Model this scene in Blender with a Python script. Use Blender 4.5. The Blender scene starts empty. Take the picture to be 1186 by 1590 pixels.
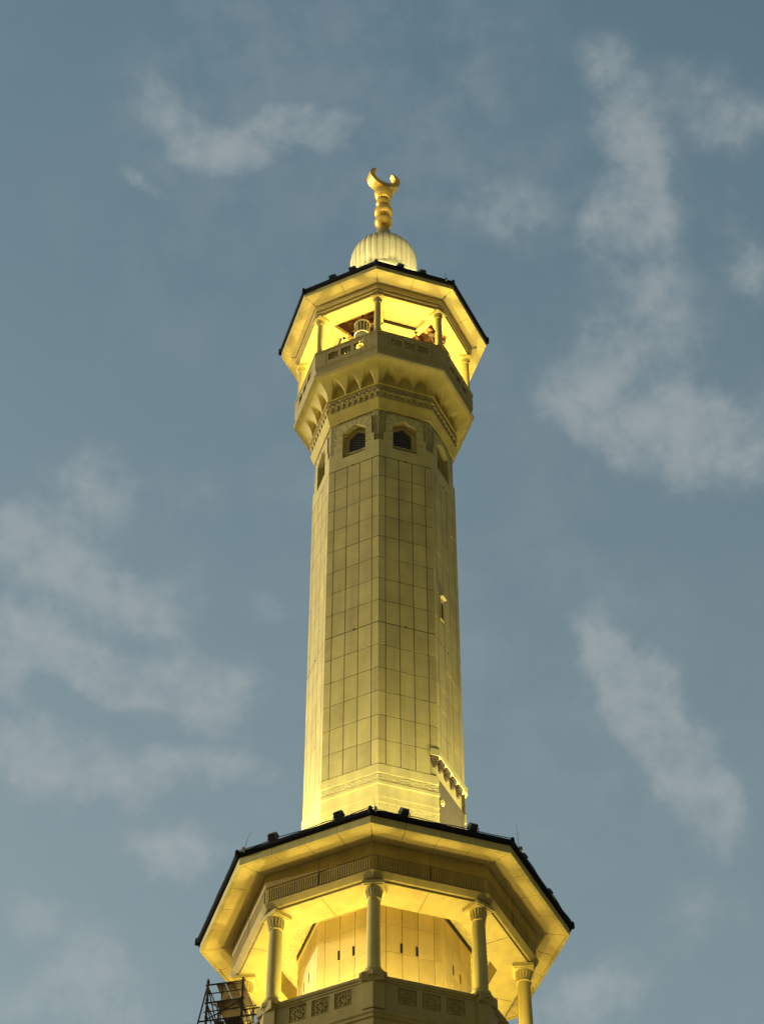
import bpy, bmesh, math, random
from mathutils import Vector, Matrix
from mathutils.geometry import tessellate_polygon
random.seed(7)
R_ = math.radians
C = bpy.context.scene.collection
SC = bpy.context.scene

# ------------------------------------------------------------------ camera, sky, sun, exposure
cam_d = bpy.data.cameras.new('camera'); cam = bpy.data.objects.new('camera', cam_d); C.objects.link(cam)
cam.location = (0.0, -68.31, 1.6); cam.rotation_euler = (R_(90 + 47.967), 0, 0.001045)
cam_d.sensor_fit = 'VERTICAL'; cam_d.sensor_height = 36.0; cam_d.sensor_width = 36.0
cam_d.lens = 3785.3 / 1590 * 36.0
cam_d.clip_start = 0.5; cam_d.clip_end = 9000
SC.camera = cam
SC.view_settings.view_transform = 'Standard'; SC.view_settings.look = 'None'
SC.view_settings.exposure = 0.8; SC.view_settings.gamma = 1.0
SUN_AZ, SUN_EL = -75.5, 6.0          # degrees clockwise from the camera's heading

CLOUDS = [(10.23,56.55,0.58,1.44,-4,0.75),
 (10.29,55.13,0.73,1.21,5,1.0),
 (9.09,54.4,0.53,0.53,0,0.6),
 (9.86,57.84,0.38,0.61,-25,0.45),
 (13.99,56.85,1.14,0.61,35,0.6),
 (14.96,56.14,0.76,0.61,0,0.4),
 (14.15,53.31,0.45,0.83,-15,0.8),
 (14.18,52.62,0.33,0.45,0,0.6),
 (10.19,53.04,0.76,1.06,0,0.35),
 (10.93,51.92,1.06,0.76,0,0.4),
 (-5.11,56.57,1.36,0.48,-15,0.75),
 (-3.64,56.92,0.76,0.53,0,0.6),
 (-7.08,56.18,0.76,0.42,20,0.6),
 (-9.07,57.31,0.83,0.53,40,0.65),
 (-9.49,56.76,0.45,0.45,0,0.4),
 (-9.47,55.08,0.58,0.2,38,0.85),
 (-0.9,56.9,0.91,0.45,0,0.25),
 (5.4,54.85,0.68,0.68,35,0.6),
 (3.82,54.69,1.06,0.42,-5,0.5),
 (5.25,55.75,0.76,0.76,0,0.35),
 (7.14,51.08,0.83,0.91,0,0.7),
 (8.68,50.29,1.21,0.68,15,0.75),
 (9.99,50.94,0.91,0.91,0,0.6),
 (11.56,49.51,0.61,0.45,0,0.95),
 (10.67,48.61,1.21,0.61,10,0.6),
 (12.3,48.75,1.06,0.76,0,0.5),
 (13.53,49.52,0.61,0.91,0,0.5),
 (7.86,49.59,0.91,0.45,25,0.5),
 (8.04,46.4,1.36,0.68,20,0.3),
 (7.03,44.5,0.45,0.83,-35,0.7),
 (7.86,43.69,0.58,1.06,-35,1.0),
 (8.92,42.56,0.64,1.29,-30,1.0),
 (9.42,41.25,0.61,0.91,-25,0.95),
 (10.14,40.3,0.68,0.53,15,0.65),
 (10.75,40.46,0.45,0.45,0,0.4),
 (9.52,38.28,1.06,0.61,15,0.55),
 (6.34,36.81,1.29,0.61,-12,0.8),
 (5.47,36.42,0.91,0.61,0,0.6),
 (-10.33,47.96,0.98,0.58,12,0.85),
 (-12.24,47.01,1.06,0.53,15,0.85),
 (-11.16,46.06,1.44,0.45,18,0.95),
 (-9.03,45.64,1.21,0.39,22,0.7),
 (-6.9,45.87,0.53,0.83,0,0.55),
 (-11.77,44.94,1.06,0.42,10,0.65),
 (-10.18,44.34,1.36,0.39,15,0.7),
 (-7.44,43.5,1.14,0.36,15,1.0),
 (-5.46,43.46,0.91,0.51,-20,0.7),
 (-6.06,44.18,0.68,0.42,0,0.5),
 (-12.15,43.62,0.53,0.68,0,1.0),
 (-9.03,43.76,0.91,0.33,20,0.6),
 (-10.79,41.58,0.91,0.68,0,0.8),
 (-9.33,41.85,0.76,0.53,0,0.7),
 (-11.58,41.57,0.53,0.61,0,0.7),
 (-7.19,41.56,1.14,0.33,-12,0.8),
 (-5.63,42.02,0.68,0.3,-10,0.8),
 (-8.0,40.91,0.76,0.33,0,0.5),
 (-5.99,39.69,0.58,0.51,0,0.9),
 (-5.07,40.26,0.68,0.68,0,0.55),
 (-7.17,39.85,0.61,0.42,0,0.6),
 (-10.45,38.13,0.68,0.42,0,0.7),
 (-8.3,37.56,0.88,0.58,0,0.85),
 (-8.57,36.82,0.76,0.53,0,0.6),
 (-10.27,36.03,1.51,0.53,0,0.6),
 (-7.01,36.12,1.06,0.45,0,0.6),
 (-3.64,45.79,0.76,0.45,10,0.6),
 (-7.01,48.36,1.21,0.61,5,0.5),
 (-3.5,41.96,0.61,0.36,0,0.45),
 (-4.47,44.03,0.68,0.61,0,0.3),
 (3.17,45.43,0.76,0.68,0,0.2)]
def build_world():
    w = bpy.data.worlds.new('World'); SC.world = w; w.use_nodes = True
    nt = w.node_tree; nt.nodes.clear(); N = nt.nodes; L = nt.links
    def math_(op, a, b=None, c=None, clamp=False):
        n = N.new('ShaderNodeMath'); n.operation = op; n.use_clamp = clamp
        for i, x in enumerate((a, b, c)):
            if x is None: continue
            if isinstance(x, (int, float)): n.inputs[i].default_value = x
            else: L.new(x, n.inputs[i])
        return n.outputs[0]
    def vdot(v, d):
        n = N.new('ShaderNodeVectorMath'); n.operation = 'DOT_PRODUCT'; L.new(v, n.inputs[0]); n.inputs[1].default_value = d
        return n.outputs['Value']
    def smooth(x, a, b, lo=0.0, hi=1.0):
        n = N.new('ShaderNodeMapRange'); n.interpolation_type = 'SMOOTHSTEP'
        L.new(x, n.inputs['Value']); n.inputs['From Min'].default_value = a; n.inputs['From Max'].default_value = b
        n.inputs['To Min'].default_value = lo; n.inputs['To Max'].default_value = hi
        return n.outputs['Result']
    def noise(vec, scale, detail, rough, dist=0.0):
        n = N.new('ShaderNodeTexNoise'); L.new(vec, n.inputs['Vector'])
        n.inputs['Scale'].default_value = scale; n.inputs['Detail'].default_value = detail
        n.inputs['Roughness'].default_value = rough; n.inputs['Distortion'].default_value = dist
        return n
    tc = N.new('ShaderNodeTexCoord'); gen = tc.outputs['Generated']
    nrm = N.new('ShaderNodeVectorMath'); nrm.operation = 'NORMALIZE'; L.new(gen, nrm.inputs[0]); gen = nrm.outputs[0]
    # ragged cloud outlines: the direction is warped before the cloud shapes are looked up
    wn = noise(gen, 42.0, 5.0, 0.55)
    sub = N.new('ShaderNodeVectorMath'); sub.operation = 'SUBTRACT'; L.new(wn.outputs['Color'], sub.inputs[0]); sub.inputs[1].default_value = (0.5, 0.5, 0.5)
    mad = N.new('ShaderNodeVectorMath'); mad.operation = 'MULTIPLY_ADD'; L.new(sub.outputs[0], mad.inputs[0]); mad.inputs[1].default_value = (0.026,) * 3; L.new(gen, mad.inputs[2])
    wv = mad.outputs[0]
    total = None
    for az, el, ra, rb, rot, wt in CLOUDS:
        a, e = R_(az), R_(el)
        right = Vector((math.cos(a), -math.sin(a), 0)); up = Vector((-math.sin(a) * math.sin(e), -math.cos(a) * math.sin(e), math.cos(e)))
        fwd = Vector((math.sin(a) * math.cos(e), math.cos(a) * math.cos(e), math.sin(e)))
        c, s = math.cos(R_(rot)), math.sin(R_(rot))
        e1 = (right * c - up * s) / (R_(ra) * 1.45); e2 = (right * s + up * c) / (R_(rb) * 1.45)
        x = vdot(wv, e1); y = vdot(wv, e2)
        x = math_('ADD', x, -fwd.dot(e1)); y = math_('ADD', y, -fwd.dot(e2))
        q = math_('MULTIPLY_ADD', y, y, math_('MULTIPLY', x, x))
        g = math_('MULTIPLY', math_('POWER', 2.718, math_('MULTIPLY', q, -1.0)), wt * 0.8)
        total = g if total is None else math_('ADD', total, g)
    total = math_('MINIMUM', total, 1.0)
    # elsewhere in the sky: a few faint wisps
    n1 = noise(gen, 38.0, 8.0, 0.60, 0.15); n2 = noise(gen, 110.0, 5.0, 0.55); n3 = noise(gen, 7.0, 3.0, 0.5)
    fb = math_('ADD', math_('MULTIPLY_ADD', n1.outputs['Fac'], 2.3, -1.17), math_('MULTIPLY_ADD', n2.outputs['Fac'], 0.75, -0.375))
    body = smooth(math_('ADD', total, fb), 0.0, 1.40)
    veil = math_('MULTIPLY', smooth(total, 0.0, 0.9), smooth(n1.outputs['Fac'], 0.2, 0.75))
    cl = math_('MULTIPLY_ADD', math_('MULTIPLY', body, smooth(total, 0.0, 0.75)), 0.72, math_('MULTIPLY', veil, 0.22), clamp=True)
    wisp = math_('MULTIPLY', math_('MULTIPLY', smooth(n3.outputs['Fac'], 0.40, 0.70), smooth(n1.outputs['Fac'], 0.3, 0.75)), 0.36)
    cl = math_('MAXIMUM', cl, wisp)
    cl = math_('MULTIPLY', cl, CLOUD_MAX)
    sky = N.new('ShaderNodeTexSky'); sky.sky_type = 'NISHITA'; sky.sun_disc = False
    sky.sun_elevation = R_(SUN_EL); sky.sun_rotation = R_(SUN_AZ)
    sky.air_density = 1.0; sky.dust_density = 2.0; sky.ozone_density = 1.0; sky.altitude = 300
    tint = N.new('ShaderNodeMix'); tint.data_type = 'RGBA'; tint.blend_type = 'MULTIPLY'; tint.inputs['Factor'].default_value = 1.0
    L.new(sky.outputs[0], tint.inputs['A']); tint.inputs['B'].default_value = SKY_TINT
    # a clear sky deepens towards the zenith
    sepz = N.new('ShaderNodeSeparateXYZ'); L.new(gen, sepz.inputs[0])
    deep = N.new('ShaderNodeMix'); deep.data_type = 'RGBA'; L.new(smooth(sepz.outputs['Z'], 0.62, 0.98), deep.inputs['Factor'])
    deep.inputs['A'].default_value = (0.86, 0.845, 0.84, 1); deep.inputs['B'].default_value = (0.62, 0.74, 0.83, 1)
    tint2 = N.new('ShaderNodeMix'); tint2.data_type = 'RGBA'; tint2.blend_type = 'MULTIPLY'; tint2.inputs['Factor'].default_value = 1.0
    L.new(tint.outputs['Result'], tint2.inputs['A']); L.new(deep.outputs['Result'], tint2.inputs['B'])
    # dusk sky dimmed away from the sun, to lower fill on the tower
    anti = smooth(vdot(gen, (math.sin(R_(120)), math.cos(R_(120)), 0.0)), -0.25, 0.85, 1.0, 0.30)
    tint3 = N.new('ShaderNodeVectorMath'); tint3.operation = 'SCALE'; L.new(tint2.outputs['Result'], tint3.inputs[0]); L.new(anti, tint3.inputs['Scale'])
    b1 = N.new('ShaderNodeBackground'); L.new(tint3.outputs[0], b1.inputs['Color']); b1.inputs['Strength'].default_value = SKY_STRENGTH
    b2 = N.new('ShaderNodeBackground'); b2.inputs['Color'].default_value = CLOUD_COL; b2.inputs['Strength'].default_value = 1.0
    m1 = N.new('ShaderNodeMixShader'); L.new(cl, m1.inputs[0]); L.new(b1.outputs[0], m1.inputs[1]); L.new(b2.outputs[0], m1.inputs[2])
    # warm horizon glow added as tower fill, well below what the camera sees
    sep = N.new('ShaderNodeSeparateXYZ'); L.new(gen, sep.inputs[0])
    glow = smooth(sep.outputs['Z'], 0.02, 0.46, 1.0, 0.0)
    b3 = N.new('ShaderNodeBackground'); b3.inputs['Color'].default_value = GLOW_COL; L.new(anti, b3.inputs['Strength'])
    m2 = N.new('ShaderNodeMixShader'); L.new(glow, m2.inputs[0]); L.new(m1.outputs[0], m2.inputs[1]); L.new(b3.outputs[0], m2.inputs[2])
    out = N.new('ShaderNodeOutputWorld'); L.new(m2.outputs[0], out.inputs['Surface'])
SKY_TINT = (1.53, 1.44, 1.16, 1); SKY_STRENGTH = 0.15
CLOUD_COL = (0.222, 0.245, 0.247, 1); CLOUD_MAX = 0.70
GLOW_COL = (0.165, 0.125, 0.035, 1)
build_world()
sun_d = bpy.data.lights.new('sun', 'SUN'); sun_d.energy = 1.75; sun_d.angle = R_(0.5); sun_d.color = (1.0, 0.97, 0.86)
sun = bpy.data.objects.new('sun', sun_d); C.objects.link(sun); sun.location = (-60, 20, 90)
sdir = Vector((math.sin(R_(SUN_AZ)) * math.cos(R_(SUN_EL)), math.cos(R_(SUN_AZ)) * math.cos(R_(SUN_EL)), math.sin(R_(SUN_EL))))
sun.rotation_euler = sdir.to_track_quat('Z', 'Y').to_euler()
P_BALC_LOW, P_BALC_UP, P_ROOF_LOW, P_ROOF_UP = 440, 400, 900, 520
LAMP_COL = (1.0, 0.84, 0.27); FLOOD_COL = (1.0, 0.95, 0.62)

# ------------------------------------------------------------------ materials
def stone(name, col, var=0.15, bump=0.25, rough=0.7, scale=1.2, stain=0.20):
    m = bpy.data.materials.new(name); m.use_nodes = True; nt = m.node_tree; N = nt.nodes; L = nt.links
    p = N['Principled BSDF']; p.inputs['Roughness'].default_value = rough
    tc = N.new('ShaderNodeTexCoord')
    n = N.new('ShaderNodeTexNoise'); n.inputs['Scale'].default_value = scale; n.inputs['Detail'].default_value = 8; n.inputs['Roughness'].default_value = 0.65
    L.new(tc.outputs['Object'], n.inputs['Vector'])
    st = N.new('ShaderNodeMapping'); st.inputs['Scale'].default_value = (2.6, 2.6, 0.22); L.new(tc.outputs['Object'], st.inputs['Vector'])
    n2 = N.new('ShaderNodeTexNoise'); n2.inputs['Scale'].default_value = 1.0; n2.inputs['Detail'].default_value = 6; L.new(st.outputs[0], n2.inputs['Vector'])
    at = N.new('ShaderNodeAttribute'); at.attribute_name = 'tone'
    mr = N.new('ShaderNodeMapRange'); L.new(n.outputs['Fac'], mr.inputs['Value']); mr.inputs['From Min'].default_value = 0.25; mr.inputs['From Max'].default_value = 0.75
    mr.inputs['To Min'].default_value = 1 - var; mr.inputs['To Max'].default_value = 1 + var
    mr2 = N.new('ShaderNodeMapRange'); L.new(n2.outputs['Fac'], mr2.inputs['Value']); mr2.inputs['From Min'].default_value = 0.3; mr2.inputs['From Max'].default_value = 0.7
    mr2.inputs['To Min'].default_value = 1 - stain; mr2.inputs['To Max'].default_value = 1.0
    mu = N.new('ShaderNodeMath'); mu.operation = 'MULTIPLY'; L.new(mr.outputs[0], mu.inputs[0]); L.new(mr2.outputs[0], mu.inputs[1])
    ad = N.new('ShaderNodeMath'); ad.operation = 'ADD'; L.new(mu.outputs[0], ad.inputs[0]); L.new(at.outputs['Fac'], ad.inputs[1])
    mx = N.new('ShaderNodeMix'); mx.data_type = 'RGBA'; mx.blend_type = 'MULTIPLY'; mx.inputs['Factor'].default_value = 1
    mx.inputs['A'].default_value = (*col, 1); L.new(ad.outputs[0], mx.inputs['B'])
    L.new(mx.outputs['Result'], p.inputs['Base Color'])
    nb = N.new('ShaderNodeTexNoise'); nb.inputs['Scale'].default_value = 18; nb.inputs['Detail'].default_value = 6; L.new(tc.outputs['Object'], nb.inputs['Vector'])
    b = N.new('ShaderNodeBump'); b.inputs['Strength'].default_value = bump; b.inputs['Distance'].default_value = 0.02
    L.new(nb.outputs['Fac'], b.inputs['Height']); L.new(b.outputs[0], p.inputs['Normal'])
    return m
def carved(name, col, scale=5.0, bump=0.9, dark=0.45):
    m = stone(name, col, 0.08, 0.2); nt = m.node_tree; N = nt.nodes; L = nt.links
    p = N['Principled BSDF']; tc = N.new('ShaderNodeTexCoord')
    v = N.new('ShaderNodeTexVoronoi'); v.feature = 'DISTANCE_TO_EDGE'; v.inputs['Scale'].default_value = scale; L.new(tc.outputs['Object'], v.inputs['Vector'])
    w = N.new('ShaderNodeTexNoise'); w.inputs['Scale'].default_value = scale * 1.4; w.inputs['Detail'].default_value = 3; L.new(tc.outputs['Object'], w.inputs['Vector'])
    mr = N.new('ShaderNodeMapRange'); mr.interpolation_type = 'SMOOTHSTEP'; L.new(v.outputs['Distance'], mr.inputs['Value']); mr.inputs['From Min'].default_value = 0.03; mr.inputs['From Max'].default_value = 0.16
    ad = N.new('ShaderNodeMath'); ad.operation = 'ADD'; L.new(mr.outputs[0], ad.inputs[0]); L.new(w.outputs['Fac'], ad.inputs[1])
    b = N.new('ShaderNodeBump'); b.inputs['Strength'].default_value = bump; b.inputs['Distance'].default_value = 0.06; L.new(ad.outputs[0], b.inputs['Height'])
    L.new(b.outputs[0], p.inputs['Normal'])
    old = p.inputs['Base Color'].links[0].from_socket
    mx = N.new('ShaderNodeMix'); mx.data_type = 'RGBA'; mx.blend_type = 'MULTIPLY'; mx.inputs['Factor'].default_value = 1
    cr = N.new('ShaderNodeMapRange'); L.new(mr.outputs[0], cr.inputs['Value']); cr.inputs['To Min'].default_value = dark; cr.inputs['To Max'].default_value = 1.0
    L.new(old, mx.inputs['A']); L.new(cr.outputs[0], mx.inputs['B']); L.new(mx.outputs['Result'], p.inputs['Base Color'])
    return m
def plain(name, col, rough=0.6, metal=0.0, var=0.15, scale=6.0, emit=None):
    m = bpy.data.materials.new(name); m.use_nodes = True; nt = m.node_tree; N = nt.nodes; L = nt.links
    p = N['Principled BSDF']; p.inputs['Roughness'].default_value = rough; p.inputs['Metallic'].default_value = metal
    tc = N.new('ShaderNodeTexCoord'); n = N.new('ShaderNodeTexNoise'); n.inputs['Scale'].default_value = scale; n.inputs['Detail'].default_value = 6
    L.new(tc.outputs['Object'], n.inputs['Vector'])
    mr = N.new('ShaderNodeMapRange'); L.new(n.outputs['Fac'], mr.inputs['Value']); mr.inputs['From Min'].default_value = 0.3; mr.inputs['From Max'].default_value = 0.7
    mr.inputs['To Min'].default_value = 1 - var; mr.inputs['To Max'].default_value = 1 + var
    mx = N.new('ShaderNodeMix'); mx.data_type = 'RGBA'; mx.blend_type = 'MULTIPLY'; mx.inputs['Factor'].default_value = 1
    mx.inputs['A'].default_value = (*col, 1); L.new(mr.outputs[0], mx.inputs['B']); L.new(mx.outputs['Result'], p.inputs['Base Color'])
    mr3 = N.new('ShaderNodeMapRange'); L.new(n.outputs['Fac'], mr3.inputs['Value']); mr3.inputs['To Min'].default_value = max(0, rough - 0.15); mr3.inputs['To Max'].default_value = min(1, rough + 0.15)
    L.new(mr3.outputs[0], p.inputs['Roughness'])
    if emit:
        p.inputs['Emission Color'].default_value = (*emit[0], 1); p.inputs['Emission Strength'].default_value = emit[1]
    return m
ST = (0.48, 0.372, 0.105)
M_panel = stone('shaft_stone', ST)
M_stone = stone('cream_stone', (0.48, 0.38, 0.11))
M_mid = stone('glow_tinted_stone', (0.47, 0.345, 0.055), 0.12, 0.3)  # yellow glow of the uplight on ring and cove put into this colour
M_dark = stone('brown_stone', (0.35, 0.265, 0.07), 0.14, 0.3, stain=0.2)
M_smooth = stone('soffit_stone', (0.54, 0.40, 0.12), 0.06, 0.1, stain=0.06)
M_core = stone('travertine', (0.66, 0.50, 0.19), 0.12, 0.3, stain=0.15)
M_carve = carved('carved_stone', (0.43, 0.335, 0.095), 9.0, 0.8, 0.7)
M_carvel = carved('carved_light_stone', (0.50, 0.40, 0.12), 7.0, 0.35, 0.88)
M_ceil = carved('carved_ceiling', (0.52, 0.40, 0.14), 6.5, 0.5, 0.82)
M_grout = plain('joint_mortar', (0.085, 0.062, 0.017), 0.9)
M_hole = plain('hole_and_gap_black', (0.012, 0.011, 0.01), 0.9)  # weep holes, slits and the painted dark of the ceiling gaps
M_roof = plain('roof_metal', (0.006, 0.006, 0.007), 0.8)
M_roof.node_tree.nodes['Principled BSDF'].inputs['Specular IOR Level'].default_value = 0.15
M_black = plain('black_paint', (0.010, 0.010, 0.011), 0.5)
M_gold = plain('gilded_metal', (0.70, 0.43, 0.07), 0.46, 0.65, 0.22, 4.0)
M_dome = stone('dome_stone', (0.60, 0.51, 0.24), 0.10, 0.2, stain=0.22)
M_lens = plain('lamp_glass', (0.9, 0.8, 0.5), 0.2, emit=(LAMP_COL, 6.0))
M_glass = plain('dark_window_glass', (0.008, 0.008, 0.010), 0.4)
M_glass.node_tree.nodes['Principled BSDF'].inputs['Specular IOR Level'].default_value = 0.2
M_lat = plain('lattice_metal', (0.12, 0.105, 0.07), 0.5)
M_wood = plain('dark_carved_wood', (0.17, 0.065, 0.02), 0.7, 0, 0.35, 9)
M_bracket = plain('dark_carved_bracket', (0.085, 0.052, 0.018), 0.8, 0, 0.5, 12)
M_rust = plain('rusted_steel', (0.03, 0.02, 0.014), 0.8, 0.0, 0.35, 10)
M_plank = plain('weathered_plank', (0.055, 0.035, 0.016), 0.85, 0, 0.35, 5)
M_white = plain('white_enamel', (0.30, 0.27, 0.20), 0.4)
M_orange = plain('orange_plastic', (0.75, 0.22, 0.05), 0.5)
M_ground = stone('plaza_marble', (0.62, 0.52, 0.32), 0.06, 0.05, scale=0.3)

# ------------------------------------------------------------------ helpers
PHI = R_(-3.961); K8 = math.pi / 4; T8 = math.tan(math.pi / 8); C8 = math.cos(math.pi / 8)
ZB = 60.165                                     # height of the shaft's foot above the plaza
def cor(R, k, z): a = PHI + k * K8; return Vector((R * math.sin(a), -R * math.cos(a), z))
def fpt(k, t, a, z):                            # on the face whose normal stands at k: t along it, a out from the axis
    g = PHI + k * K8; n = Vector((math.sin(g), -math.cos(g), 0)); u = Vector((math.cos(g), math.sin(g), 0))
    return n * a + u * t + Vector((0, 0, z))
def obj(name, bm, mat, parent=None, smooth=False, loc=None, mats=None):
    bmesh.ops.recalc_face_normals(bm, faces=bm.faces)
    me = bpy.data.meshes.new(name); bm.to_mesh(me); bm.free()
    for m in (mats or [mat]): me.materials.append(m)
    if smooth:
        for p in me.polygons: p.use_smooth = True
        try: me.set_sharp_from_angle(angle=R_(38))
        except Exception: pass
    o = bpy.data.objects.new(name, me); C.objects.link(o)
    if parent: o.parent = parent
    if loc: o.location = loc
    return o
def tag(o, label, cat, group=None, kind=None):
    if label: o['label'] = label
    if cat: o['category'] = cat
    if group: o['group'] = group
    if kind: o['kind'] = kind
    return o
def thing(name, loc, label, cat, group=None, rz=0.0):
    o = bpy.data.objects.new(name, None); C.objects.link(o); o.location = loc; o.rotation_euler = (0, 0, rz)
    return tag(o, label, cat, group)
def hexa(bm, P):                                # eight points: bottom loop then top loop
    v = [bm.verts.new(p) for p in P]
    fs = [bm.faces.new([v[i] for i in f]) for f in ((3, 2, 1, 0), (4, 5, 6, 7), (0, 1, 5, 4), (1, 2, 6, 5), (2, 3, 7, 6), (3, 0, 4, 7))]
    return fs
def fbox(bm, k, t0, t1, a0, a1, z0, z1, m0=False, m1=False):
    """box on face k; m0/m1: mitred against the neighbouring face at that end"""
    def T(t, a, m, s): return s * a * T8 if m else t
    P = []
    for z in (z0, z1):
        P += [fpt(k, T(t0, a0, m0, -1), a0, z), fpt(k, T(t1, a0, m1, 1), a0, z), fpt(k, T(t1, a1, m1, 1), a1, z), fpt(k, T(t0, a1, m0, -1), a1, z)]
    return hexa(bm, P)
def box(bm, c, s, rot=None):
    P = []
    for z in (-1, 1):
        for x, y in ((-1, -1), (1, -1), (1, 1), (-1, 1)):
            q = Vector((x * s[0] / 2, y * s[1] / 2, z * s[2] / 2))
            if rot: q = rot @ q
            P.append(Vector(c) + q)
    return hexa(bm, P)
def octo(bm, prof, closed=False, n=8, ks=None):
    """profile of (R, z) swept round the eight corners"""
    rows = [[bm.verts.new(cor(R, k, z)) for R, z in prof] for k in range(8)]
    m = len(prof)
    for k in range(8):
        a, b = rows[k], rows[(k + 1) % 8]
        for i in range(m if closed else m - 1):
            j = (i + 1) % m
            bm.faces.new((a[i], b[i], b[j], a[j]))
def lathe(bm, prof, n=24, c=(0, 0, 0), mat=0):
    c = Vector(c); rows = []
    for R, z in prof:
        if R < 1e-5: rows.append([bm.verts.new(c + Vector((0, 0, z)))])
        else: rows.append([bm.verts.new(c + Vector((R * math.cos(2 * math.pi * i / n), R * math.sin(2 * math.pi * i / n), z))) for i in range(n)])
    for a, b in zip(rows, rows[1:]):
        for i in range(n):
            j = (i + 1) % n
            if len(a) == 1 and len(b) == 1: continue
            if len(a) == 1: bm.faces.new((a[0], b[i], b[j]))
            elif len(b) == 1: bm.faces.new((a[i], a[j], b[0]))
            else: bm.faces.new((a[i], a[j], b[j], b[i]))
def tube(bm, p, q, r=0.03, n=6, r2=None):
    p, q = Vector(p), Vector(q); d = (q - p).normalized()
    x = d.orthogonal().normalized(); y = d.cross(x); r2 = r if r2 is None else r2
    A = [bm.verts.new(p + (x * math.cos(2 * math.pi * i / n) + y * math.sin(2 * math.pi * i / n)) * r) for i in range(n)]
    B = [bm.verts.new(q + (x * math.cos(2 * math.pi * i / n) + y * math.sin(2 * math.pi * i / n)) * r2) for i in range(n)]
    for i in range(n): bm.faces.new((A[i], A[(i + 1) % n], B[(i + 1) % n], B[i]))
    bm.faces.new(A[::-1]); bm.faces.new(B)
def plate(bm, k, outer, holes, a0, a1):
    """flat slab on face k with holes: outlines are lists of (t, z)"""
    polys = [outer] + holes
    flat = [p for poly in polys for p in poly]
    tris = tessellate_polygon([[Vector((t, z, 0)) for t, z in poly] for poly in polys])
    F = [bm.verts.new(fpt(k, t, a1, z)) for t, z in flat]; B = [bm.verts.new(fpt(k, t, a0, z)) for t, z in flat]
    for a, b, c in tris:
        try: bm.faces.new((F[a], F[b], F[c])); bm.faces.new((B[c], B[b], B[a]))
        except ValueError: pass
    i0 = 0
    for poly in polys:
        n = len(poly)
        for i in range(n):
            a, b = i0 + i, i0 + (i + 1) % n
            bm.faces.new((F[a], F[b], B[b], B[a]))
        i0 += n
def new(): return bmesh.new()
def set_tone(o, per_face):
    at = o.data.attributes.new('tone', 'FLOAT', 'FACE')
    for i, v in enumerate(per_face): at.data[i].value = v
FACES = [i + 0.5 for i in range(-4, 4)]
ROOTZ = (0, 0, ZB)

# ------------------------------------------------------------------ ground
bm = new()
v = [bm.verts.new((x, y, 0)) for x, y in ((-4000, -4000), (4000, -4000), (4000, 4000), (-4000, 4000))]; bm.faces.new(v)
tag(obj('ground', bm, M_ground), None, None, kind='structure')

# ------------------------------------------------------------------ the minaret
tower = thing('minaret', (0, 0, 0), 'tall octagonal cream stone minaret with two roofed balconies and a gilded crescent', 'minaret')
def part(name, bm, mat, parent=tower, **k):
    o = obj(name, bm, mat, parent, **k)
    if parent is tower: o.location = ROOTZ
    return o
A3 = 3.0 * C8
# ---- lower stage (out of the frame) that everything stands on
bm = new(); octo(bm, [(7.6, -ZB), (7.6, -16.4), (7.9, -16.3), (7.9, -16.0), (3.3, -16.0)]); part('base_stage', bm, M_stone)
# ---- shaft: mortar body with stone panels hung on it
bm = new(); octo(bm, [(2.95, -6.0), (2.95, 0.43)]); 
for k in FACES:
    if k == 1.5: fbox(bm, k, 0, 0, 2.6, A3 - 0.006, 1.62, 17.37, True, True)
    elif k == 0.5:
        fbox(bm, k, 0, 0.855, 2.6, A3 - 0.006, 0.43, 1.62, True, False); fbox(bm, k, 0, 0, 2.6, A3 - 0.006, 1.62, 17.37, True, True)
    else: fbox(bm, k, 0, 0, 2.6, A3 - 0.006, 0.43, 17.37, True, True)
part('shaft_body', bm, M_grout)
bm = new(); tones = []
TS = [-2, -0.855, -0.285, 0.285, 0.855, 2]
def shaft_rows():
    z = 17.37; rows = []
    for i in range(14):
        z1 = z - 1.21 if i < 13 else 0.43
        rows.append((max(z1, 0.43), z)); z = z1
        if z <= 0.44: break
    return rows
rows = shaft_rows()
for k in FACES:
    for ri, (z0, z1) in enumerate(rows):
        gt = 0.028 if ri in (0, 8) else 0.017
        gb = 0.028 if ri in (7,) else 0.017
        for c in range(5):
            t0, t1 = TS[c], TS[c + 1]; g = 0.016
            if k == 1.5 and z0 < 1.5:
                if z1 < 1.7: continue
                z0 = 1.62
            if k == 0.5 and c == 4 and z0 < 1.4: continue
            a1 = A3 + random.uniform(-0.003, 0.003)
            fbox(bm, k, t0 + g, t1 - g, A3 - 0.06, a1 if 0 < c < 4 else A3, z0 + gb, z1 - gt, c == 0, c == 4)
            tones += [random.gauss(0, 0.05)] * 6
o = part('shaft_panels', bm, M_panel); set_tone(o, tones)
# weep holes along the two wide joints
bm = new()
bm.free()
for k in FACES:
    for z in (7.69, 17.37):
        bm = new(); q = random.uniform(-0.08, 0.12)
        tube(bm, fpt(k, q, A3 - 0.05, z), fpt(k, q, A3 + 0.012, z), 0.045, 8); part('weep_hole', bm, M_hole)
# slit window on the right-hand face
bm = new(); plate(bm, 1.5, [(-0.66, 9.02), (-0.36, 9.02), (-0.36, 10.2), (-0.66, 10.2)], [[(-0.60, 9.1), (-0.42, 9.1), (-0.42, 10.05), (-0.60, 10.05)]], A3 + 0.003, A3 + 0.03)
sl = part('slit_window', bm, M_stone)
bm = new(); fbox(bm, 1.5, -0.60, -0.42, A3 - 0.03, A3 + 0.006, 9.1, 10.05); obj('pane', bm, M_hole, sl)
bm = new(); fbox(bm, 1.5, -0.70, -0.34, A3 + 0.004, A3 + 0.17, 10.2, 10.3); obj('hood_slab', bm, M_stone, sl)
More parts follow.
